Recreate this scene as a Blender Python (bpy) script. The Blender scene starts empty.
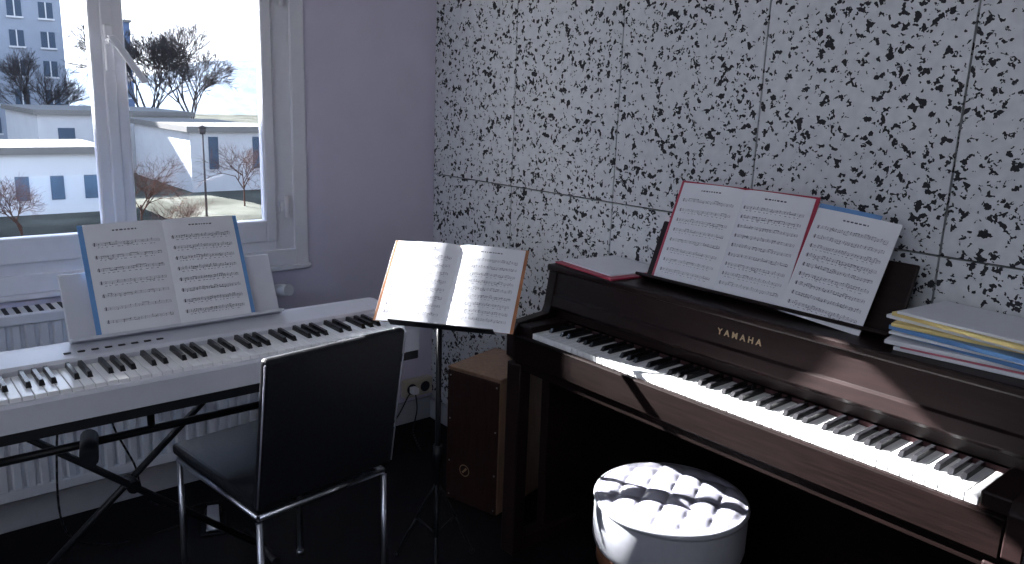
import bpy, bmesh, math, random
from mathutils import Vector, Matrix
random.seed(7)
scene = bpy.context.scene
try:
    scene.view_settings.view_transform='Standard'
    scene.view_settings.look='None'
    scene.view_settings.exposure=0.12
except Exception as ex: print(ex)

# ------------------------------------------------------------ helpers
def mat(name, col, rough=0.5, metal=0.0, var=0.06, nscale=30, bump=0.0, spec=0.5, coat=0.0, stretch=None):
    m = bpy.data.materials.new(name); m.use_nodes = True
    nt = m.node_tree; N = nt.nodes; L = nt.links
    b = N['Principled BSDF']
    tc = N.new('ShaderNodeTexCoord'); mp = N.new('ShaderNodeMapping'); no = N.new('ShaderNodeTexNoise')
    no.inputs['Scale'].default_value = nscale; no.inputs['Detail'].default_value = 4
    if stretch: mp.inputs['Scale'].default_value = stretch
    L.new(tc.outputs['Object'], mp.inputs['Vector']); L.new(mp.outputs['Vector'], no.inputs['Vector'])
    cr = N.new('ShaderNodeValToRGB')
    c = Vector(col[:3])
    cr.color_ramp.elements[0].position = 0.3; cr.color_ramp.elements[1].position = 0.7
    cr.color_ramp.elements[0].color = (*[max(0, x*(1-var)) for x in c], 1)
    cr.color_ramp.elements[1].color = (*[min(1, x*(1+var)) for x in c], 1)
    L.new(no.outputs['Fac'], cr.inputs['Fac']); L.new(cr.outputs['Color'], b.inputs['Base Color'])
    b.inputs['Roughness'].default_value = rough; b.inputs['Metallic'].default_value = metal
    b.inputs['Specular IOR Level'].default_value = spec; b.inputs['Coat Weight'].default_value = coat
    if bump:
        bp = N.new('ShaderNodeBump'); bp.inputs['Strength'].default_value = bump; bp.inputs['Distance'].default_value = 0.002
        L.new(no.outputs['Fac'], bp.inputs['Height']); L.new(bp.outputs['Normal'], b.inputs['Normal'])
    return m

class MB:
    def __init__(s): s.bm = bmesh.new()
    def quad(s, pts, mi=0, M=None):
        vs = [s.bm.verts.new(M @ Vector(p) if M else Vector(p)) for p in pts]
        f = s.bm.faces.new(vs); f.material_index = mi; return f
    def box(s, a, b, mi=0, M=None, bev=0.0, seg=2):
        x0,y0,z0 = a; x1,y1,z1 = b
        P = [(x0,y0,z0),(x1,y0,z0),(x1,y1,z0),(x0,y1,z0),(x0,y0,z1),(x1,y0,z1),(x1,y1,z1),(x0,y1,z1)]
        vs = [s.bm.verts.new(M @ Vector(p) if M else Vector(p)) for p in P]
        fs = []
        for q in ((3,2,1,0),(4,5,6,7),(0,1,5,4),(1,2,6,5),(2,3,7,6),(3,0,4,7)):
            f = s.bm.faces.new([vs[i] for i in q]); f.material_index = mi; fs.append(f)
        if bev > 0:
            es = list({e for f in fs for e in f.edges})
            bmesh.ops.bevel(s.bm, geom=es, offset=bev, segments=seg, affect='EDGES', profile=0.5, material=-1)
    def prism(s, pts, vec, mi=0, M=None, bev=0.0):
        n = len(pts); vec = Vector(vec)
        A = [Vector(p) for p in pts]; B = [p+vec for p in A]
        if M: A = [M@p for p in A]; B = [M@p for p in B]
        va = [s.bm.verts.new(p) for p in A]; vb = [s.bm.verts.new(p) for p in B]
        fs = [s.bm.faces.new(va), s.bm.faces.new(vb[::-1])]
        for i in range(n):
            j = (i+1) % n
            fs.append(s.bm.faces.new([va[j], va[i], vb[i], vb[j]]))
        for f in fs: f.material_index = mi
        bmesh.ops.recalc_face_normals(s.bm, faces=fs)
        if bev > 0:
            es = list({e for f in fs for e in f.edges})
            bmesh.ops.bevel(s.bm, geom=es, offset=bev, segments=2, affect='EDGES', profile=0.5, material=-1)
    def cyl(s, p0, p1, r0, r1=None, seg=12, mi=0, caps=True, smooth=True, M=None):
        if r1 is None: r1 = r0
        p0 = Vector(p0); p1 = Vector(p1)
        if M: p0 = M@p0; p1 = M@p1
        d = (p1-p0)
        if d.length < 1e-6: return
        d.normalize()
        up = Vector((0,0,1)) if abs(d.z) < 0.9 else Vector((1,0,0))
        a = d.cross(up).normalized(); b = d.cross(a)
        R0=[];R1=[]
        for i in range(seg):
            t = 2*math.pi*i/seg; o = a*math.cos(t)+b*math.sin(t)
            R0.append(s.bm.verts.new(p0+o*r0)); R1.append(s.bm.verts.new(p1+o*r1))
        for i in range(seg):
            j=(i+1)%seg
            f = s.bm.faces.new([R0[i],R1[i],R1[j],R0[j]]); f.material_index=mi; f.smooth=smooth
        if caps:
            f=s.bm.faces.new(R0); f.material_index=mi
            f=s.bm.faces.new(R1[::-1]); f.material_index=mi
    def tube(s, pts, r, seg=8, mi=0, M=None):
        for i in range(len(pts)-1):
            s.cyl(pts[i], pts[i+1], r, r, seg, mi, M=M)
            if 0 < i: s.ball(pts[i], r, mi, M=M)
    def ball(s, c, r, mi=0, M=None, sc=(1,1,1)):
        c = Vector(c)
        T = Matrix.Translation(c) @ Matrix.Diagonal((*sc,1))
        if M: T = M @ T
        g = bmesh.ops.create_uvsphere(s.bm, u_segments=10, v_segments=6, radius=r, matrix=T)
        for v in g['verts']:
            for f in v.link_faces: f.material_index = mi; f.smooth = True
    def lathe(s, prof, c=(0,0), seg=48, mi=0, smooth=True, M=None):
        rings=[]
        for r,z in prof:
            ring=[]
            for i in range(seg):
                t=2*math.pi*i/seg
                p=Vector((c[0]+r*math.cos(t), c[1]+r*math.sin(t), z))
                ring.append(s.bm.verts.new(M@p if M else p))
            rings.append(ring)
        for k in range(len(rings)-1):
            for i in range(seg):
                j=(i+1)%seg
                f=s.bm.faces.new([rings[k][i],rings[k][j],rings[k+1][j],rings[k+1][i]]); f.material_index=mi; f.smooth=smooth
        return rings
    def obj(s, name, mats, parent=None, local=False):
        me = bpy.data.meshes.new(name); s.bm.to_mesh(me); s.bm.free()
        for m in (mats if isinstance(mats,(list,tuple)) else [mats]): me.materials.append(m)
        o = bpy.data.objects.new(name, me); scene.collection.objects.link(o)
        if parent:
            o.parent = parent
            if not local:
                o.matrix_parent_inverse = Matrix.Translation(-Vector(parent.location))
        return o

def empty(name, loc=(0,0,0), rz=0.0):
    e = bpy.data.objects.new(name, None); e.location = loc; e.rotation_euler = (0,0,rz); e.empty_display_size=0.1
    scene.collection.objects.link(e); return e

# ------------------------------------------------------------ materials
M_wall  = mat('painted_plaster', (0.62,0.59,0.72), 0.85, var=0.03, nscale=8, bump=0.1)
M_wallr = mat('painted_plaster_rear', (0.55,0.56,0.60), 0.9, var=0.03, nscale=8)
M_ceil  = mat('ceiling_paint', (0.78,0.78,0.80), 0.9, var=0.02)
M_floor = mat('dark_floor', (0.0035,0.0035,0.005), 0.65, var=0.3, nscale=12, spec=.12)
M_pvc   = mat('white_pvc', (0.77,0.77,0.82), 0.35, var=0.02)
M_base  = mat('baseboard_paint', (0.42,0.43,0.48), 0.5, var=0.04)
M_rad   = mat('radiator_enamel', (0.62,0.63,0.67), 0.35, var=0.02)
M_black = mat('black_plastic', (0.006,0.007,0.010), 0.4, var=0.2, spec=.3)
M_leather = mat('black_leather', (0.007,0.008,0.012), 0.5, var=0.3, nscale=160, bump=0.2, spec=.25)
M_chrome = mat('chrome_tube', (0.45,0.47,0.52), 0.3, metal=1.0, var=0.03)
M_pw    = mat('dark_walnut_satin', (0.011,0.0055,0.0055), 0.42, var=0.25, nscale=14, coat=0.0, stretch=(0.6,6,9), spec=.2)
M_pws   = mat('dark_rosewood_keyslip', (0.005,0.0026,0.0025), 0.5, var=0.4, nscale=18, stretch=(0.5,6,9), spec=.06)
M_white = mat('ivory_key', (0.84,0.85,0.86), 0.18, var=0.01)
M_blk   = mat('ebony_key', (0.010,0.010,0.012), 0.25, var=0.2)
M_felt  = mat('red_felt', (0.03,0.008,0.010), 0.9, var=0.2)
M_gold  = mat('gold_letter', (0.45,0.36,0.22), 0.4, metal=0.5, var=0.05)
M_kb    = mat('silver_keyboard_shell', (0.58,0.60,0.67), 0.32, var=0.02)
M_kbd   = mat('keyboard_dark_under', (0.008,0.009,0.012), 0.5, var=0.1)
M_paper = mat('paper', (0.74,0.76,0.81), 0.7, var=0.015)
M_ink   = mat('ink', (0.08,0.08,0.11), 0.7, var=0.1)
M_blue  = mat('blue_plastic_folder', (0.13,0.29,0.58), 0.3, var=0.05)
M_red   = mat('red_folder', (0.38,0.03,0.07), 0.4, var=0.08)
M_brown = mat('brown_binder', (0.36,0.15,0.07), 0.45, var=0.12)
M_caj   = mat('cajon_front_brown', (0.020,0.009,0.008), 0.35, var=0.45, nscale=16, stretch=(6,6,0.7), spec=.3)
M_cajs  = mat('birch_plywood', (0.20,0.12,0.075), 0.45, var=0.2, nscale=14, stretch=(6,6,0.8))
M_vinyl = mat('silver_vinyl', (0.24,0.24,0.29), 0.24, var=0.05, nscale=50, spec=0.7)
M_vinyls= mat('silver_vinyl_side', (0.28,0.29,0.32), 0.35, var=0.04, nscale=50)
M_wood  = mat('stool_wood', (0.20,0.08,0.04), 0.4, var=0.25, nscale=20)
M_socket= mat('socket_plastic', (0.50,0.45,0.36), 0.4, var=0.03)
M_yel   = mat('yellow_cover', (0.75,0.60,0.25), 0.5, var=0.05)
M_pink  = mat('pink_cover', (0.50,0.12,0.18), 0.5, var=0.05)

def foam():
    m = bpy.data.materials.new('speckled_foam'); m.use_nodes=True
    nt=m.node_tree;N=nt.nodes;L=nt.links;b=N['Principled BSDF']
    geo=N.new('ShaderNodeNewGeometry'); oi=N.new('ShaderNodeObjectInfo')
    mul=N.new('ShaderNodeMath'); mul.operation='MULTIPLY'; mul.inputs[1].default_value=37.0
    L.new(oi.outputs['Random'],mul.inputs[0])
    add=N.new('ShaderNodeVectorMath'); add.operation='ADD'
    L.new(geo.outputs['Position'],add.inputs[0]); L.new(mul.outputs[0],add.inputs[1])
    nd=N.new('ShaderNodeTexNoise'); nd.inputs['Scale'].default_value=68; nd.inputs['Detail'].default_value=2
    L.new(add.outputs[0],nd.inputs['Vector'])
    sc=N.new('ShaderNodeVectorMath'); sc.operation='SCALE'; sc.inputs['Scale'].default_value=0.030
    L.new(nd.outputs['Color'],sc.inputs[0])
    a2=N.new('ShaderNodeVectorMath'); a2.operation='ADD'
    L.new(add.outputs[0],a2.inputs[0]); L.new(sc.outputs[0],a2.inputs[1])
    def cells(scale,th):
        v=N.new('ShaderNodeTexVoronoi'); v.inputs['Scale'].default_value=scale
        L.new(a2.outputs[0],v.inputs['Vector'])
        s=N.new('ShaderNodeSeparateColor'); L.new(v.outputs['Color'],s.inputs[0])
        c=N.new('ShaderNodeMath'); c.operation='LESS_THAN'; c.inputs[1].default_value=th
        L.new(s.outputs[0],c.inputs[0]); return c
    c1=cells(80,0.135); c2=cells(140,0.06)
    mx=N.new('ShaderNodeMath'); mx.operation='MAXIMUM'
    L.new(c1.outputs[0],mx.inputs[0]); L.new(c2.outputs[0],mx.inputs[1])
    nl=N.new('ShaderNodeTexNoise'); nl.inputs['Scale'].default_value=40
    L.new(geo.outputs['Position'],nl.inputs['Vector'])
    cr=N.new('ShaderNodeValToRGB')
    cr.color_ramp.elements[0].position=.3; cr.color_ramp.elements[0].color=(.56,.59,.63,1)
    cr.color_ramp.elements[1].position=.7; cr.color_ramp.elements[1].color=(.66,.69,.73,1)
    L.new(nl.outputs['Fac'],cr.inputs['Fac'])
    mix=N.new('ShaderNodeMix'); mix.data_type='RGBA'
    L.new(mx.outputs[0],mix.inputs['Factor']); L.new(cr.outputs['Color'],mix.inputs[6])
    mix.inputs[7].default_value=(.02,.021,.028,1)
    L.new(mix.outputs[2],b.inputs['Base Color']); b.inputs['Roughness'].default_value=.9
    bp=N.new('ShaderNodeBump'); bp.inputs['Strength'].default_value=.4; bp.inputs['Distance'].default_value=.003; bp.invert=True
    L.new(mx.outputs[0],bp.inputs['Height']); L.new(bp.outputs['Normal'],b.inputs['Normal'])
    return m
M_foam = foam()
M_gap = mat('dark_joint',(0.02,0.02,0.03),0.9)

def glassmat():
    m=bpy.data.materials.new('window_glass'); m.use_nodes=True
    nt=m.node_tree;N=nt.nodes;L=nt.links
    N.remove(N['Principled BSDF'])
    t=N.new('ShaderNodeBsdfTransparent'); t.inputs[0].default_value=(.97,.98,1,1)
    g=N.new('ShaderNodeBsdfGlossy'); g.inputs['Roughness'].default_value=.02
    f=N.new('ShaderNodeFresnel'); f.inputs[0].default_value=1.3
    mx=N.new('ShaderNodeMixShader')
    L.new(f.outputs[0],mx.inputs[0]);L.new(t.outputs[0],mx.inputs[1]);L.new(g.outputs[0],mx.inputs[2])
    L.new(mx.outputs[0],N['Material Output'].inputs['Surface'])
    return m
M_glass=glassmat()

# ------------------------------------------------------------ room shell
RX, RY, RH = 4.6, -4.3, 2.55
WR=-0.05
def simple_box(name,a,b,m,bev=0): mb=MB(); mb.box(a,b,bev=bev); return mb.obj(name,m)
simple_box('floor',(-0.3,RY-0.3,-0.2),(RX+0.3,0.32,0.0),M_floor)
simple_box('ceiling',(-0.3,RY-0.3,RH),(RX+0.3,0.32,RH+0.2),M_ceil)
simple_box('wall_right',(0,WR+.02,0),(RX,0.32,RH),M_gap)
simple_box('wall_far_right',(RX,RY,0),(RX+0.3,0.32,RH),M_wallr)
WY0,WY1,WZ0,WZ1 = -1.96,-0.66,0.80,2.16
mb=MB()
mb.box((-0.3,RY-0.3,0),(0,WY0,RH)); mb.box((-0.3,WY1,0),(0,0.32,RH))
mb.box((-0.3,WY0,0),(0,WY1,WZ0)); mb.box((-0.3,WY0,WZ1),(0,WY1,RH))
mb.obj('wall_left',M_wall)
mb=MB()
mb.box((0,RY-0.3,0),(1.4,RY,RH)); mb.box((3.6,RY-0.3,0),(RX+0.3,RY,RH))
mb.box((1.4,RY-0.3,0),(3.6,RY,1.2)); mb.box((1.4,RY-0.3,2.3),(3.6,RY,RH))
mb.obj('wall_rear',M_wallr)
w2=empty('rear_fill_window',(2.5,RY-0.1,1.75)); mb=MB()  # unseen window added in the rear wall to let in soft fill light
mb.box((1.4,RY-.14,1.2),(1.47,RY-.06,2.3)); mb.box((3.53,RY-.14,1.2),(3.6,RY-.06,2.3))
mb.box((1.47,RY-.14,1.2),(3.53,RY-.06,1.27)); mb.box((1.47,RY-.14,2.23),(3.53,RY-.06,2.3)); mb.box((2.46,RY-.14,1.27),(2.54,RY-.06,2.23))
mb.obj('frame',M_pvc,w2)
mb=MB(); mb.box((0.001,RY,0),(0.014,WR-.001,0.10),bev=0.003); mb.obj('baseboard_left',M_base)
mb=MB(); mb.box((0.015,WR-.013,0),(RX,WR+0.0195,0.085),bev=0.003); mb.obj('baseboard_right',M_base)
for i in range(9):
    for (z0,z1) in ((0.09,1.10),(1.10,2.10),(2.10,2.55)):
        mb=MB(); x0=i*0.515+0.0026; x1=min((i+1)*0.515-0.0026,RX-0.001)
        mb.box((x0,WR,z0+0.0024),(x1,WR+0.0195,z1-0.0024))
        mb.obj('acoustic_foam_panel',M_foam)

# window 1
w1=empty('window_1',(0,-1.31,1.47)); mb=MB()
def ring(mb,x0,x1,y0,y1,z0,z1,w,wb=None,bev=0.004):
    wb=wb or w
    mb.box((x0,y0,z0),(x1,y0+w,z1),bev=bev); mb.box((x0,y1-w,z0),(x1,y1,z1),bev=bev)
    mb.box((x0,y0+w-.003,z0),(x1,y1-w+.003,z0+wb),bev=bev); mb.box((x0,y0+w-.003,z1-w),(x1,y1-w+.003,z1),bev=bev)
ring(mb,-0.05,0.010,-1.985,-0.634,0.777,2.18,0.055,0.06)
ring(mb,-0.06,0.000,-1.94,-0.68,0.82,2.14,0.085,0.06)
mb.obj('frame',M_pvc,w1)
for k,(y0,y1) in enumerate(((-1.875,-1.304),(-1.286,-0.758))):
    mb=MB(); ring(mb,-0.035,0.014,y0,y1,0.872,2.09,0.042,0.080,bev=0.006)
    mb.obj('sash_%d'%(k+1),M_pvc,w1)
    mb=MB(); mb.box((-0.004,y0+.038,0.93),(0.0,y1-.038,2.05)); mb.obj('glass_%d'%(k+1),M_glass,w1)
mb=MB(); mb.box((-0.03,-1.313,0.88),(0.022,-1.277,2.08),bev=0.005); mb.obj('centre_cover',M_pvc,w1)
mb=MB(); mb.box((0.022,-1.308,1.46),(0.034,-1.282,1.60),bev=0.005)
mb.cyl((0.034,-1.295,1.55),(0.075,-1.295,1.55),0.011)
mb.prism([(0.068,-1.311,1.565),(0.068,-1.286,1.567),(0.072,-1.200,1.435),(0.072,-1.218,1.425)],(0.013,0,0),bev=0.004)
mb.obj('handle',M_pvc,w1)
mb=MB()
for z in (1.0,1.75):
    mb.cyl((0.021,-0.722,z-.04),(0.021,-0.722,z+.04),0.009); mb.box((0.002,-0.745,z-.02),(0.018,-0.71,z+.02),bev=.003)
mb.obj('hinges',M_pvc,w1)
mb=MB(); mb.box((0.001,-1.99,0.760),(0.022,-0.63,0.777),bev=.003); mb.obj('trim_1',M_pvc)

# ------------------------------------------------------------ radiator
rad=empty('radiator',(0.1,-1.6,0.17))
mb=MB(); yA,yB=-2.35,-0.87
mb.box((0.05,yA,0.17),(0.055,yB,0.74))
prof=[]; y=yA; n=0
while y<yB-0.001:
    prof += [(0.150,y),(0.150,y+.018),(0.138,y+.023),(0.138,y+.032)] ; y+=0.037
prof=[p for p in prof if p[1]<=yB]; prof.append((0.150,yB))
for i in range(len(prof)-1):
    a=prof[i];b=prof[i+1]
    mb.quad([(a[0],a[1],.20),(b[0],b[1],.20),(b[0],b[1],.715),(a[0],a[1],.715)])
mb.box((0.055,yA,0.165),(0.15,yB,0.20),bev=.004); mb.box((0.05,yA,0.715),(0.15,yB,0.750),bev=.006)
mb.box((0.055,yB-.004,.17),(0.15,yB,.745))
mb.box((0.055,yA,.17),(0.15,yA+.004,.745))
mb.obj('panel',M_rad,rad)
mb=MB()
yy=yA+.03
while yy<yB-.03:
    mb.box((0.06,yy,.750),(0.14,yy+.012,.752)); yy+=.03
mb.obj('grille_slots',M_gap,rad)
mb=MB(); mb.cyl((0.10,-0.87,.70),(0.10,-0.80,.70),.012); mb.cyl((.10,-.83,.70),(.10,-.83,.02),.009)
mb.cyl((0.10,-0.80,.705),(0.165,-0.79,.72),.024,.021,20); mb.cyl((0.10,-0.87,.70),(0.10,-0.845,.70),.018)
mb.obj('thermostatic_valve',M_rad,rad)
mb=MB()
for yy in (-1.1,-2.1):
    mb.box((0.003,yy-.02,.3),(.05,yy+.02,.7))
mb.obj('brackets',M_rad,rad)
so=empty('wall_socket',(0,-0.12,.17)); mb=MB()
mb.box((0.001,-.21,.125),(.035,-.065,.205),bev=.006)
mb.obj('plate',M_socket,so)
mb=MB()
for yy in (-.175,-.105): mb.cyl((.035,yy,.165),(.037,yy,.165),.024,seg=20)
mb.obj('sockets',M_gap,so)
mb=MB(); mb.box((.037,-.19,.15),(.075,-.16,.18),bev=.006); mb.obj('plug',M_pvc,so)

# ------------------------------------------------------------ keys
def keys(mbw,mbb,x0,yf,yb,z,M=None):
    W=1.225/52
    for i in range(52):
        mbw.box((x0+i*W+.0006,yf,z-.022),(x0+(i+1)*W-.0006,yb,z),M=M,bev=.0012,seg=1)
        if i%7 in (0,2,3,5,6) and i<51:
            off={0:.0,2:-.0015,3:.0015,5:-.002,6:0}[i%7]
            c=x0+(i+1)*W+off
            P=[(c-.0058,yf+.050,z),(c+.0058,yf+.050,z),(c+.0058,yb,z),(c-.0058,yb,z)]
            T=[(c-.0042,yf+.058,z+.012),(c+.0042,yf+.058,z+.012),(c+.0042,yb,z+.012),(c-.0042,yb,z+.012)]
            vs=[mbb.bm.verts.new(M@Vector(p) if M else Vector(p)) for p in P+T]
            for q in ((3,2,1,0),(4,5,6,7),(0,1,5,4),(1,2,6,5),(2,3,7,6),(3,0,4,7)): mbb.bm.faces.new([vs[k] for k in q])

# ------------------------------------------------------------ upright digital piano
PX0,PX1=1.035,2.440; KX0=1.125; BK=-.066
pn=empty('upright_digital_piano',(1.74,-0.27,0))
mbw=MB();mbb=MB(); keys(mbw,mbb,KX0,-.466,-.318,.745)
mbw.obj('white_keys',M_white,pn); mbb.obj('black_keys',M_blk,pn)
side=[(BK,0),(BK,.905),(-.325,.905),(-.342,.80),(-.352,.778),(-.472,.766),(-.490,.745),(-.490,.66),(-.46,.635),(-.37,.615),(-.335,.56),(-.33,0)]
mb=MB()
for x in (PX0,PX1-.035):
    mb.prism([(x,y,z) for y,z in side],(.035,0,0),bev=.003)
mb.obj('side_panels',M_pw,pn)
mb=MB()
for x in (PX0+.002,PX1-.062):
    mb.box((x,-.486,.0),(x+.060,-.440,.64),bev=.004)
    mb.box((x,-.46,.0),(x+.055,BK,.045),bev=.004)
mb.obj('front_legs',M_pw,pn)
mb=MB()
mb.box((PX0-.004,-.332,.905),(PX1+.004,BK+.003,.925),bev=.005)
mb.obj('lid',M_pw,pn)
mb=MB()
mb.prism([(PX0+.035,y,z) for y,z in ((-.20,.905),(-.322,.905),(-.330,.835),(-.337,.83),(-.342,.80),(-.334,.790),(-.320,.788),(-.20,.788))],(PX1-PX0-.07,0,0),bev=.0015)
mb.box((PX0+.035,-.316,.760),(PX1-.035,-.20,.788))
mb.obj('front_fascia',M_pw,pn)
mb=MB(); mb.box((KX0,-.3175,.742),(KX0+1.225,-.3165,.756)); mb.obj('felt_strip',M_felt,pn)
mb=MB()
mb.box((PX0+.035,-.490,.652),(PX1-.035,-.471,.733),bev=.004)
mb.obj('key_slip',M_pws,pn)
mb=MB()
mb.box((PX0+.035,-.470,.645),(KX0-.002,-.318,.762),bev=.004)
mb.box((KX0+1.227,-.470,.645),(PX1-.035,-.318,.762),bev=.004)
mb.obj('cheek_blocks',M_pw,pn)
mb=MB()
mb.box((PX0+.035,-.48,.625),(PX1-.035,BK,.652)); mb.box((PX0+.035,-.086,.10),(PX1-.035,BK,.905))
mb.box((PX0+.035,-.17,.10),(PX1-.035,-.15,.625)); mb.box((PX0+.035,-.20,.05),(PX1-.035,-.07,.13))
mb.box((1.60,-.32,.02),(1.88,-.15,.13),bev=.01)
mb.obj('keybed_and_back',M_pws,pn)
mb=MB()
for x in (1.66,1.74,1.82):
    mb.box((x-.012,-.40,.05),(x+.012,-.31,.062),bev=.005)
mb.obj('pedals',M_gold,pn)
Mr = Matrix.Translation((1.70,-.225,.925)) @ Matrix.Rotation(math.radians(-22),4,'X')
mb=MB(); mb.box((-.37,0.006,0.0),(.36,.018,.18),M=Mr,bev=.004); mb.box((-.37,-.045,0.001),(.36,.006,.010),M=Mr,bev=.003)
for x in (-.30,.30): mb.box((x-.01,.02,.03),(x+.01,.03,.13),M=Mr)
mb.obj('music_rest',M_pw,pn)
cu=bpy.data.curves.new('logo_text','FONT'); cu.body='YAMAHA'; cu.size=.022; cu.space_character=1.65; cu.extrude=.0006; cu.align_x='CENTER'
cu.offset=.0004
lo=bpy.data.objects.new('logo_text',cu); scene.collection.objects.link(lo); cu.materials.append(M_gold)
lo.parent=pn; lo.matrix_parent_inverse=Matrix.Translation(-Vector(pn.location))
lo.location=(1.732,-.3285,.860); lo.rotation_euler=(math.radians(90-6.5),0,0)

# ------------------------------------------------------------ sheet music
def page(mbp,mbi,fx,w,h,seed,systems=7,dens=20,title=True,two=False):
    rnd=random.Random(seed)
    n=10
    g=[[mbp.bm.verts.new(Vector((fx(w*i/n)[0],fx(w*i/n)[1],h*j/2))) for i in range(n+1)] for j in range(3)]
    for j in range(2):
        for i in range(n):
            f=mbp.bm.faces.new([g[j][i],g[j][i+1],g[j+1][i+1],g[j+1][i]]); f.smooth=True
    def P(s,t):
        a=fx(s); return (a[0],a[1]-.0007,t)
    def rect(s0,s1,t0,t1,seg=1):
        for k in range(seg):
            a=s0+(s1-s0)*k/seg; b=s0+(s1-s0)*(k+1)/seg
            mbi.quad([P(a,t0),P(b,t0),P(b,t1),P(a,t1)])
    mx=.016; top=h-.018
    if title:
        x=w/2-.03
        while x<w/2+.03:
            l=rnd.uniform(.003,.008); rect(x,x+l,top-.0035,top); x+=l+.003
        top-=.014
    step=(top-.02)/systems
    for k in range(systems):
        tb=top-step*(k+.75)
        sp=.0017
        for q in range(5): rect(mx,w-mx,tb+q*sp-.00013,tb+q*sp+.00013,8)
        for bidx in range(5):
            s=mx+(w-2*mx)*bidx/4; rect(s-.0003,s+.0003,tb,tb+4*sp)
        rect(mx+.002,mx+.0045,tb-.001,tb+4*sp+.0015)
        s=mx+.012
        while s<w-mx-.004:
            t=tb+rnd.uniform(-1,5)*sp
            rect(s,s+.0020,t-.0008,t+.0008)
            up=1 if t<tb+2*sp else -1
            rect(s+(.0016 if up>0 else 0),s+(.0021 if up>0 else .0005),min(t,t+up*.006),max(t,t+up*.006))
            stp=(w-2*mx)/dens*rnd.uniform(.6,1.4)
            if rnd.random()<.3: rect(s,min(w-mx,s+stp+.002),t+up*.0055,t+up*.0065)
            s+=stp
        if two and k%2==0: rect(mx,w-mx,tb-.0075,tb-.0071,8)
        if rnd.random()<.6:
            x=mx+.01
            while x<w-mx-.01:
                l=rnd.uniform(.002,.007); rect(x,x+l,tb-.0055,tb-.0045); x+=l+rnd.uniform(.003,.010)
def left_page(w,c):
    return lambda s:(-w+s, -c*math.sin(math.pi*min(1,max(0,(w-s)/w))**.55)-.002)
def right_page(w,c):
    return lambda s:(s, -c*math.sin(math.pi*min(1,max(0,s/w))**.55)-.002)

def open_book(name,M,w,h,c,cover,seeds,sysn=(6,6),dens=(18,18),cw=.006,ch=.006,two=False):
    e=empty(name); e.matrix_world=M
    mb=MB()
    mb.box((-w-cw,.0,0),(-.004,.003,h+ch),bev=.0008); mb.box((.004,.0,0),(w+cw,.003,h+ch),bev=.0008); mb.box((-.005,.0015,0),(.005,.004,h+ch))
    mb.obj('cover',cover,e,True)
    mp=MB(); mi=MB()
    page(mp,mi,left_page(w,c),w,h,seeds[0],sysn[0],dens[0],two=two); page(mp,mi,right_page(w,c),w,h,seeds[1],sysn[1],dens[1],two=two)
    for fx in (left_page(w,c),right_page(w,c)):
        n=10
        for z in (0,h):
            for i in range(n):
                a=fx(w*i/n);b=fx(w*(i+1)/n)
                mp.quad([(a[0],a[1],z),(b[0],b[1],z),(b[0],0,z),(a[0],0,z)])
    for x in (-w,w): mp.quad([(x,-.002,0),(x,0,0),(x,0,h),(x,-.002,h)])
    mp.obj('pages',M_paper,e,True); mi.obj('notation',M_ink,e,True)
    return e
Mb = Matrix.Translation((1.580,-.238,.937)) @ Matrix.Rotation(math.radians(-22),4,'X')
open_book('sheet_music_book',Mb,.203,.288,.010,M_red,(1,2),(8,9),(12,16),cw=.010,ch=.006)
def loose(name,M,w,h,seed,systems,dens,back=None,bo=(0,0)):
    e=empty(name); e.matrix_world=M
    mp=MB();mi=MB(); page(mp,mi,lambda s:(s,-.004*math.sin(math.pi*s/w)-.001),w,h,seed,systems,dens)
    mp.quad([(0,0,0),(w,0,0),(w,0,h),(0,0,h)])
    mp.obj('page',M_paper,e,True);mi.obj('notation',M_ink,e,True)
    if back:
        mb=MB(); mb.box((bo[0],.001,bo[1]),(bo[0]+w*.75,.003,bo[1]+h),bev=.0005); mb.obj('plastic_sleeve',back,e,True)
    return e
loose('sheet_music_page',Matrix.Translation((1.788,-.256,.938)) @ Matrix.Rotation(math.radians(4),4,'Y') @ Matrix.Rotation(math.radians(-22),4,'X'),.207,.270,5,9,24,M_blue,(0,.012))

fo=empty('flat_folder',(1.18,-.20,.9255),math.radians(-8))
mb=MB(); mb.box((-.13,-.12,.0),(.145,.115,.005),bev=.001); mb.obj('cover',M_red,fo,True)
mb=MB(); mb.box((-.120,-.098,.005),(.118,.108,.009),bev=.001); mb.obj('sheets',M_paper,fo,True)
st=empty('stack_of_music_books',(2.24,-.19,.9255))
z=.9257; rnd=random.Random(5)
cols=[M_paper,M_pink,M_paper,M_blue,M_paper,M_blue,M_yel,M_paper,M_yel,M_paper]
hs=[.009,.004,.009,.009,.006,.010,.008,.008,.009,.006]
for i,c in enumerate(cols):
    h=hs[i]
    T=Matrix.Translation((2.235+rnd.uniform(-.018,.018),-.185+rnd.uniform(-.010,.010),0))@Matrix.Rotation(math.radians(rnd.uniform(-10,10)),4,'Z')
    mb=MB(); mb.box((-.16,-.105,z),(.16,.095,z+h),M=T,bev=min(.002,h*.3)); mb.obj('book_%d'%(i+1),c,st)
    z+=h+.0003

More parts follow.
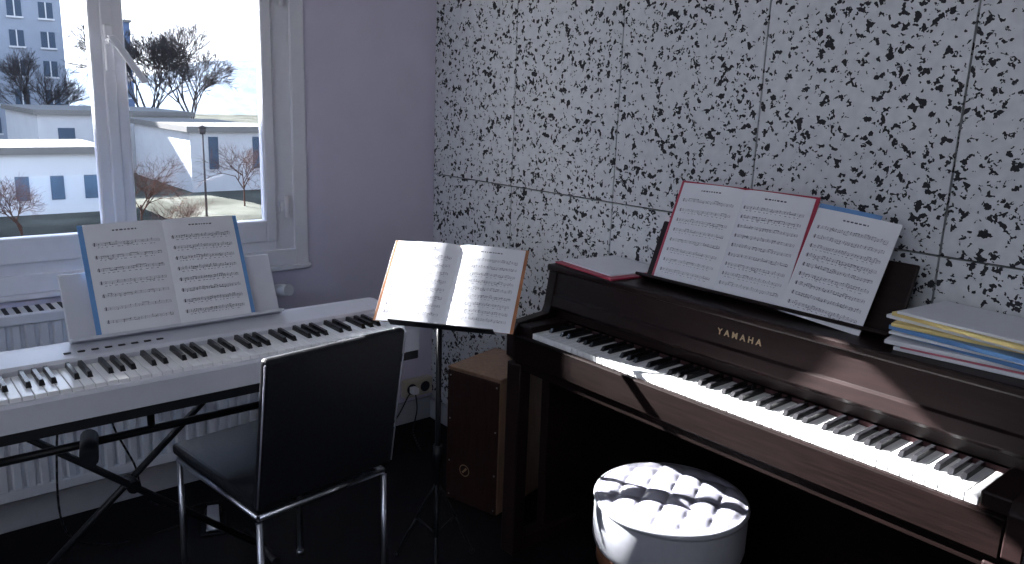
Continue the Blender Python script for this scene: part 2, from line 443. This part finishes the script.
# ------------------------------------------------------------ portable keyboard under window
kb=empty('portable_digital_keyboard',(.955,-2.076,0),math.radians(90))
Lk=1.326; zt=.772
mb=MB()
prof=[(0.0,.700),(0.0,.755),(.006,.762),(.022,.762),(.022,.745),(.165,.745),(.165,.782),(.172,.790),(.255,.800),(.285,.797),(.290,.780),(.290,.700)]
mb.prism([(.05,y,z) for y,z in prof],(Lk-.10,0,0),bev=0)
for x in (0,Lk-.05):
    mb.prism([(x,y,z) for y,z in ((0,.700),(0,.765),(.01,.783),(.172,.790),(.255,.800),(.285,.797),(.290,.780),(.290,.700))],(.05,0,0),bev=.003)
mb.obj('shell',M_kb,kb,True)
mb=MB(); mb.box((.0,.008,.672),(Lk,.286,.700),bev=.003); mb.obj('base',M_kbd,kb,True)
mbw=MB();mbb=MB(); keys(mbw,mbb,.0505,.014,.164,zt)
mbw.obj('white_keys',M_white,kb,True); mbb.obj('black_keys',M_blk,kb,True)
mb=MB()
for i in range(8):
    x=.45+i*.03; mb.box((x,.195,.7935),(x+.016,.203,.7965),bev=.001)
mb.cyl((.16,.21,.79),(.16,.21,.804),.011)
mb.obj('buttons',M_kbd,kb,True)
Mk=Matrix.Translation((.75,.250,.801))@Matrix.Rotation(math.radians(-24),4,'X')
mb=MB(); mb.box((-.275,0.004,0),(.265,.010,.175),M=Mk,bev=.003); mb.box((-.275,-.03,0),(.265,.004,.008),M=Mk,bev=.002)
mb.obj('music_rest',M_kb,kb,True)
Rz=Matrix.Rotation(math.radians(90),4,'Z')
Mkb = Matrix.Translation((.955,-2.076,0))@Rz@Matrix.Translation((.735,.240,.812))@Matrix.Rotation(math.radians(-24),4,'X')
open_book('sheet_music_book',Mkb,.190,.285,.008,M_blue,(11,12),(7,8),(12,24),cw=.012,ch=.000)

# keyboard stand (X)
ks=empty('keyboard_stand',(.66,-1.46,0))
mb=MB()
for x,s in ((.56,1),(.60,-1)):
    a=(x,-1.46-.36,.02); b=(x,-1.46+.36,.650)
    if s<0: a=(x,-1.46+.36,.02); b=(x,-1.46-.36,.650)
    mb.cyl(a,b,.010,seg=10)
for y in (-1.10,-1.82):
    mb.box((.53,y-.015,.648),(.95,y+.015,.671),bev=.004)
    mb.cyl((.48,y,.013),(.70,y,.013),.013)
mb.cyl((.55,-1.46,.335),(.61,-1.46,.335),.018)
mb.cyl((.82,-1.82,.585),(.82,-1.10,.585),.010,seg=10)
for y in (-1.82,-1.46,-1.10): mb.cyl((.82,y,.585),(.82,y,.66),.009,seg=8)
mb.cyl((.82,-1.60,.60),(.95,-1.63,.60),.020,seg=14)
mb.obj('x_frame',M_black,ks)

sp=empty('sustain_pedal',(.34,-1.16,0),math.radians(70))
mb=MB(); mb.box((-.04,-.09,0),(.04,.05,.012),bev=.004); mb.box((-.028,-.0,.012),(.028,.05,.036),bev=.01)
mb.obj('base',M_black,sp,True)
mb=MB(); mb.prism([(-.022,-.09,.020),(.022,-.09,.020),(.018,.03,.045),(-.018,.03,.045)],(0,0,.005),bev=.002); mb.obj('lever',M_chrome,sp,True)
cb=empty('cable',(.5,-1.4,0)); mb=MB()
def cat(pts,n=8):
    out=[]; P=[Vector(p) for p in pts]; P=[P[0]]+P+[P[-1]]
    for i in range(1,len(P)-2):
        for k in range(n):
            t=k/n; a,b,c,d=P[i-1:i+3]
            out.append(.5*((2*b)+(-a+c)*t+(2*a-5*b+4*c-d)*t*t+(-a+3*b-3*c+d)*t**3))
    out.append(P[-2]); return out
mb.tube(cat([(.60,-1.60,.67),(.50,-1.62,.45),(.40,-1.60,.15),(.30,-1.45,.006),(.30,-1.25,.006)]),.003)
mb.tube(cat([(.60,-1.45,.67),(.45,-1.47,.5),(.37,-1.40,.3),(.30,-1.32,.1),(.22,-1.0,.006),(.1,-.4,.006),(.06,-.20,.16)]),.003)
mb.tube(cat([(.06,-.175,.165),(.10,-.19,.10),(.12,-.22,.006),(.3,-.3,.006)]),.003)
mb.obj('wires',M_black,cb)

# ------------------------------------------------------------ chair
ch=empty('dining_chair',(.915,-1.168,0),math.radians(96.5))
mb=MB(); 
mb.box((-.19,-.205,.450),(.19,.235,.483),bev=.012,seg=3); mb.obj('seat',M_leather,ch,True)
Mbk=Matrix.Translation((0,-.205,.40))@Matrix.Rotation(math.radians(9),4,'X')
mb=MB()
mb.box((-.195,-.012,.068),(.195,.012,.458),M=Mbk,bev=.010,seg=3)
mb.obj('backrest',M_leather,ch,True)
mb=MB()
for x in (-.182,.182):
    mb.tube([(x,-.215,.005),(x,-.212,.43)],.008,12); mb.tube([(x,.215,.005),(x,.205,.445)],.008,12)
    mb.tube([(x,-.21,.441),(x,.21,.441)],.008,12)
    for y in (-.215,.215): mb.cyl((x,y,0),(x,y,.012),.011)
for y in (-.21,.205): mb.tube([(-.182,y,.441),(.182,y,.441)],.008,12)
mb.obj('chrome_frame',M_chrome,ch,True)
mb=MB()
for x in (-.194,.194): mb.cyl((x,-.0115,.078),(x,-.0115,.448),.0022,M=Mbk)
mb.obj('seams',M_vinyl,ch,True)

# ------------------------------------------------------------ music stand + book
th=math.atan2(.6,.8)
Ms=Matrix.Translation((1.090,-.772,.806))@Matrix.Rotation(th,4,'Z')@Matrix.Rotation(math.radians(-42),4,'X')
open_book('sheet_music_book',Ms,.192,.262,.009,M_brown,(21,22),(8,9),(22,22),cw=.009,ch=.003)
ms=empty('music_stand',(1.0,-.65,0))
mb=MB()
mb.box((-.15,.0055,-.004),(.15,.009,.24),M=Ms,bev=.001); mb.box((-.15,-.022,-.004),(.15,.009,-.001),M=Ms,bev=.001)
mb.obj('desk',M_black,ms)
c=Ms@Vector((-.03,.014,.10))
px,py=c.x,c.y
mb=MB(); mb.cyl((px,py,.12),(px,py,c.z-.03),.008); mb.cyl((px,py,.35),(px,py,.42),.014); mb.cyl((px,py,c.z-.05),c,.011)
for a in (95,200,325):
    a=math.radians(a); ex,ey=px+.15*math.cos(a),py+.15*math.sin(a)
    mb.tube([(px,py,.30),((px+ex)/2,(py+ey)/2,.16),(ex,ey,.010)],.005); mb.ball((ex,ey,.010),.009)
    mb.cyl((px,py,.13),((px+ex)/2,(py+ey)/2,.16),.004)
mb.obj('tripod',M_black,ms)

# ------------------------------------------------------------ cajon
cj=empty('cajon_drum',(.748,-.280,0),math.radians(14))
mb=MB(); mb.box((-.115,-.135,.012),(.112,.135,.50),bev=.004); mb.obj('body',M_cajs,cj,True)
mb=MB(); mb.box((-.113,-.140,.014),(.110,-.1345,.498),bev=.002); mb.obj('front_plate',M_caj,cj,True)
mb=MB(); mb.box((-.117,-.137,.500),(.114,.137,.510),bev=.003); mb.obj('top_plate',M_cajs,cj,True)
mb=MB()
for x in (-.10,.10):
    for z in (.03,.16,.32,.48): mb.cyl((x,-.1415,z),(x,-.1385,z),.003,seg=8)
mb.obj('screws',M_chrome,cj,True)
mb=MB()
for i in range(24):
    a=2*math.pi*i/24; b=2*math.pi*(i+1)/24
    mb.quad([(-.03+.022*math.cos(a),-.1407,.14+.022*math.sin(a)),(-.03+.022*math.cos(b),-.1407,.14+.022*math.sin(b)),(-.03+.019*math.cos(b),-.1407,.14+.019*math.sin(b)),(-.03+.019*math.cos(a),-.1407,.14+.019*math.sin(a))])
mb.quad([(-.042,-.1407,.132),(-.036,-.1407,.128),(-.018,-.1407,.148),(-.024,-.1407,.152)])
mb.obj('emblem',M_gold,cj,True)
mb=MB()
for x in (-.08,.08):
    for y in (-.11,.11): mb.cyl((x,y,0),(x,y,.014),.012)
mb.obj('feet',M_black,cj,True)

# ------------------------------------------------------------ tufted stool
SX,SY,SZ=1.720,-.53,.49
stl=empty('tufted_round_stool',(SX,SY,0))
mb=MB(); nr,na=56,144; R=.182
def hh(x,y):
    r=math.hypot(x,y)/R
    dome=.014*(1-r**2)
    a=.058
    u=(x*.9+y*.43)/a; v=(x*-.43+y*.9)/a
    t=(abs(math.sin(math.pi*u))*abs(math.sin(math.pi*v)))**.5
    fade=min(1,max(0,(1-r)/.12))
    return SZ+dome+.010*t*fade+(.005*(1-fade))
rings=[[mb.bm.verts.new((0,0,hh(0,0)))]]
for k in range(1,nr+1):
    r=R*k/nr
    rings.append([mb.bm.verts.new((r*math.cos(2*math.pi*i/na),r*math.sin(2*math.pi*i/na),hh(r*math.cos(2*math.pi*i/na),r*math.sin(2*math.pi*i/na)))) for i in range(na)])
for i in range(na): f=mb.bm.faces.new([rings[0][0],rings[1][i],rings[1][(i+1)%na]]); f.smooth=True
for k in range(1,nr):
    for i in range(na):
        f=mb.bm.faces.new([rings[k][i],rings[k+1][i],rings[k+1][(i+1)%na],rings[k][(i+1)%na]]); f.smooth=True
mb.obj('tufted_cushion',M_vinyl,stl,True)
mb=MB()
mb.lathe([(.180,SZ+.006),(.185,SZ+.004),(.187,SZ-.002),(.184,SZ-.008),(.180,SZ-.010)],seg=64)
mb.obj('piping',M_vinyls,stl,True)
mb=MB()
mb.lathe([(.180,SZ-.006),(.184,SZ-.03),(.184,SZ-.10),(.180,SZ-.115),(.174,SZ-.12),(.0,SZ-.12)],seg=64)
mb.obj('padded_side',M_vinyls,stl,True)
mb=MB()
mb.lathe([(.160,SZ-.12),(.172,SZ-.122),(.172,SZ-.165),(.160,SZ-.168),(.0,SZ-.168)],seg=64)
for a in range(4):
    t=math.radians(45+90*a); mb.cyl((.13*math.cos(t),.13*math.sin(t),SZ-.167),(.16*math.cos(t),.16*math.sin(t),0),.02,.013)
mb.obj('wooden_base',M_wood,stl,True)

# ------------------------------------------------------------ added fill lamp (unseen, behind the viewer)
pl=empty('fill_lamp',(3.0,-2.9,2.4)); mb=MB()
mb.cyl((3.0,-2.9,2.50),(3.0,-2.9,2.55),.06,seg=24); mb.cyl((3.0,-2.9,2.40),(3.0,-2.9,2.50),.008)
mb.obj('mount',M_pvc,pl)

# ------------------------------------------------------------ outdoors
M_fac=mat('facade_grey',(0.20,0.23,0.28),.8,var=.05,nscale=1,spec=0)
M_fac2=mat('facade_blue_grey',(0.07,0.10,0.17),.8,var=.05,nscale=1,spec=0)
M_facw=mat('facade_white',(0.32,0.33,0.35),.8,var=.05,nscale=1,spec=0)
M_roof=mat('flat_roof_gravel',(0.12,0.12,0.12),.8,var=.05,nscale=1,spec=0)
M_sill=mat('window_trim_white',(0.40,0.42,0.45),.6,spec=0)
M_win=mat('dark_window_pane',(0.05,0.07,0.10),.3,spec=0)
M_gnd=mat('asphalt_and_grass',(0.045,0.047,0.042),.9,var=.5,nscale=.3,spec=0)
M_bark=mat('bark',(0.05,0.047,0.05),.9,var=.3,spec=0)
M_twig=mat('reddish_twigs',(0.05,0.030,0.026),.9,var=.3,spec=0)
M_hill=mat('distant_hill',(0.13,0.155,0.19),1,var=.2,nscale=.2,spec=0)
simple_box('ground',(-260,-120,-4.3),(-3,160,-4.0),M_gnd)
def building(name,x0,x1,y0,y1,z1,wm,rows,cols,fl=2.9,ww=1.2,wh=1.5,z0=-4.0,first=1.0,white=True):
    e=empty(name,((x0+x1)/2,(y0+y1)/2,z0)); mb=MB(); mb.box((x0,y0,z0),(x1,y1,z1)); mb.obj('walls',wm,e)
    mb=MB(); mb.box((x0-.2,y0-.2,z1),(x1+.2,y1+.2,z1+.3)); mb.obj('roof_edge',M_roof,e)
    mb=MB(); fr=MB()
    for r in range(rows):
        for c in range(cols):
            y=y0+(y1-y0)*(c+.5)/cols; z=z0+first+r*fl
            mb.box((x1,y-ww/2,z),(x1+.04,y+ww/2,z+wh))
            if white:
                fr.box((x1+.04,y-ww/2-.1,z-.15),(x1+.12,y+ww/2+.1,z)); fr.box((x1+.04,y-.05,z),(x1+.08,y+.05,z+wh))
    mb.obj('panes',M_win,e)
    if white: fr.obj('sills',M_sill,e)
    else: fr.bm.free()
building('apartment_building',-92,-80,-14,14.8,18,M_fac,8,12,fl=2.5,ww=1.1,wh=1.35,first=.9)
building('tower_block',-110,-104,23.5,27.0,8.8,M_fac2,4,2,fl=2.9,ww=.8,wh=1.1)
building('low_white_building',-50,-40,12.2,17.0,-.85,M_facw,1,2,first=1.2,ww=.5,wh=1.7,white=False)
building('flat_roofed_annex',-62,-51,7.2,16.0,-.45,M_facw,1,3,first=1.8,ww=.9,wh=1.0,white=False)
building('pane_glare_block',-40,-35,0.5,6.9,-1.5,M_sill,1,5,first=.6,ww=.5,wh=1.0,white=False)  # pale block standing in for white glare low in the left pane
building('sun_blocking_house',-22,-14,-14,-2.6,8.5,M_fac,4,4)  # out-of-view block added to keep low sun off the keyboard
mb=MB()
hp=[(-210,y,-4+(7+2*math.sin((y-20)/45.0)+.9*math.sin(y/5.0))+max(0,(y-62)*.22)) for y in range(-60,160,4)]
for i in range(len(hp)-1):
    a,b=hp[i],hp[i+1]
    mb.quad([(a[0]+40,a[1],-4),(b[0]+40,b[1],-4),b,a])
mb.obj('hillside',M_hill)
sl=empty('street_lamp',(-30,9.4,-4)); mb=MB()
mb.cyl((-30,9.4,-4),(-30,9.4,-.4),.05,.03); mb.cyl((-30,9.4,-.4),(-30,9.4,-.15),.10,.15,16); mb.cyl((-30,9.4,-.15),(-30,9.4,-.05),.18,.05,16)
mb.obj('post_and_head',M_bark,sl)

def tree(name,base,h,r,seed,spread=.5,depth=6,kids=3,trunk=.22,rs=.62,m=M_bark,minr=0):
    rnd=random.Random(seed); mb=MB()
    def br(p,d,l,r,k):
        q=p+d*l; mb.cyl(p,q,max(r,minr),max(minr,r*.7),5 if k>3 else 3,caps=False)
        if k==0: return
        for i in range(kids if k<depth else kids+1):
            v=Vector((rnd.gauss(0,1),rnd.gauss(0,1),rnd.gauss(0,.6))); v=v-d*v.dot(d); v.normalize()
            nd=(d+v*rnd.uniform(.5,1.3)*spread+Vector((0,0,.08))).normalized()
            br(p+d*l*rnd.uniform(.45,1.0),nd,l*rnd.uniform(.68,.88),r*rs,k-1)
    br(Vector(base),Vector((0,0,1)),h*trunk,r,depth)
    return mb.obj(name,m)
tree('bare_tree',(-70,18.6,-4.0),14.5,.16,3,.55,7,3,.24,.62,minr=.014)
tree('bare_tree',(-71,22.6,-4.0),13.5,.16,13,.55,7,3,.24,.62,minr=.014)
tree('bare_tree',(-71,10.6,-4.0),10,.14,4,.50,7,3,.22,.62,minr=.008)
tree('bare_tree',(-70,2.0,-4.0),13,.16,5,.50,7,3,.22,.62,minr=.008)
tree('bare_shrub',(-22,5.9,-4.0),3.4,.03,6,.9,6,3,.22,.65,m=M_twig)
tree('bare_shrub',(-29,6.6,-4.0),4.6,.04,8,.9,6,3,.22,.65,m=M_twig)
tree('bare_shrub',(-34,12.6,-4.0),5.0,.04,9,.9,6,3,.22,.65,m=M_twig)
tree('bare_shrub',(-26,2.2,-4.0),4.4,.04,19,.9,6,3,.22,.65,m=M_twig)
tree('bare_tree',(-7.0,-3.3,-4.0),11.5,.10,21,.50,6,3,.26,.62)  # added in the sun's path so its branches dapple the incoming light

# ------------------------------------------------------------ light
w=bpy.data.worlds.new('sky'); scene.world=w; w.use_nodes=True
nt=w.node_tree; N=nt.nodes; L=nt.links; bg=N['Background']
tc=N.new('ShaderNodeTexCoord'); sx=N.new('ShaderNodeSeparateXYZ'); cr=N.new('ShaderNodeValToRGB')
L.new(tc.outputs['Generated'],sx.inputs[0]); L.new(sx.outputs['Z'],cr.inputs['Fac']); L.new(cr.outputs['Color'],bg.inputs['Color'])
e=cr.color_ramp.elements; e[0].position=0.0; e[0].color=(.95,.97,1,1); e[1].position=.5; e[1].color=(.54,.68,.94,1)
bg.inputs['Strength'].default_value=3.3
sd=bpy.data.lights.new('sun','SUN'); sd.energy=90; sd.angle=math.radians(.5); sd.color=(1,.97,.93)
so_=bpy.data.objects.new('sun',sd); scene.collection.objects.link(so_)
so_.rotation_euler=Vector((1,.24,-.54)).to_track_quat('-Z','Y').to_euler(); so_.location=(-8,-4,6)
def portal(name,loc,d,sx_,sy_):
    l=bpy.data.lights.new(name,'AREA'); l.shape='RECTANGLE'; l.size=sx_; l.size_y=sy_; l.cycles.is_portal=True
    o=bpy.data.objects.new(name,l); scene.collection.objects.link(o); o.location=loc; o.rotation_euler=Vector(d).to_track_quat('-Z','Z').to_euler()
portal('skylight_portal',(-.1,-1.31,1.48),(1,0,0),1.3,1.3)
portal('skylight_portal',(2.5,RY-.2,1.75),(0,1,0),2.2,1.1)
ld=bpy.data.lights.new('fill_light','POINT'); ld.energy=14; ld.color=(.94,.95,1); ld.shadow_soft_size=.15  # added fill light, lifts the room from behind the viewer
lo_=bpy.data.objects.new('fill_light',ld); scene.collection.objects.link(lo_); lo_.location=(3.0,-2.9,2.25); lo_.parent=pl; lo_.matrix_parent_inverse=Matrix.Translation(-Vector(pl.location))

# ------------------------------------------------------------ camera
cd=bpy.data.cameras.new('camera'); cd.sensor_width=36; cd.lens=790/1024*36; cd.clip_start=.02; cd.clip_end=1000
cam=bpy.data.objects.new('camera',cd); scene.collection.objects.link(cam)
X=Vector((.6442,.7644,.0356)).normalized(); Z=Vector((.7397,-.6337,.2254)); Z=(Z-X*Z.dot(X)).normalized(); Y=Z.cross(X)
R=Matrix((X,Y,Z)).transposed().to_4x4()
cam.matrix_world=Matrix.Translation((2.79,-1.98,1.42))@R
scene.camera=cam
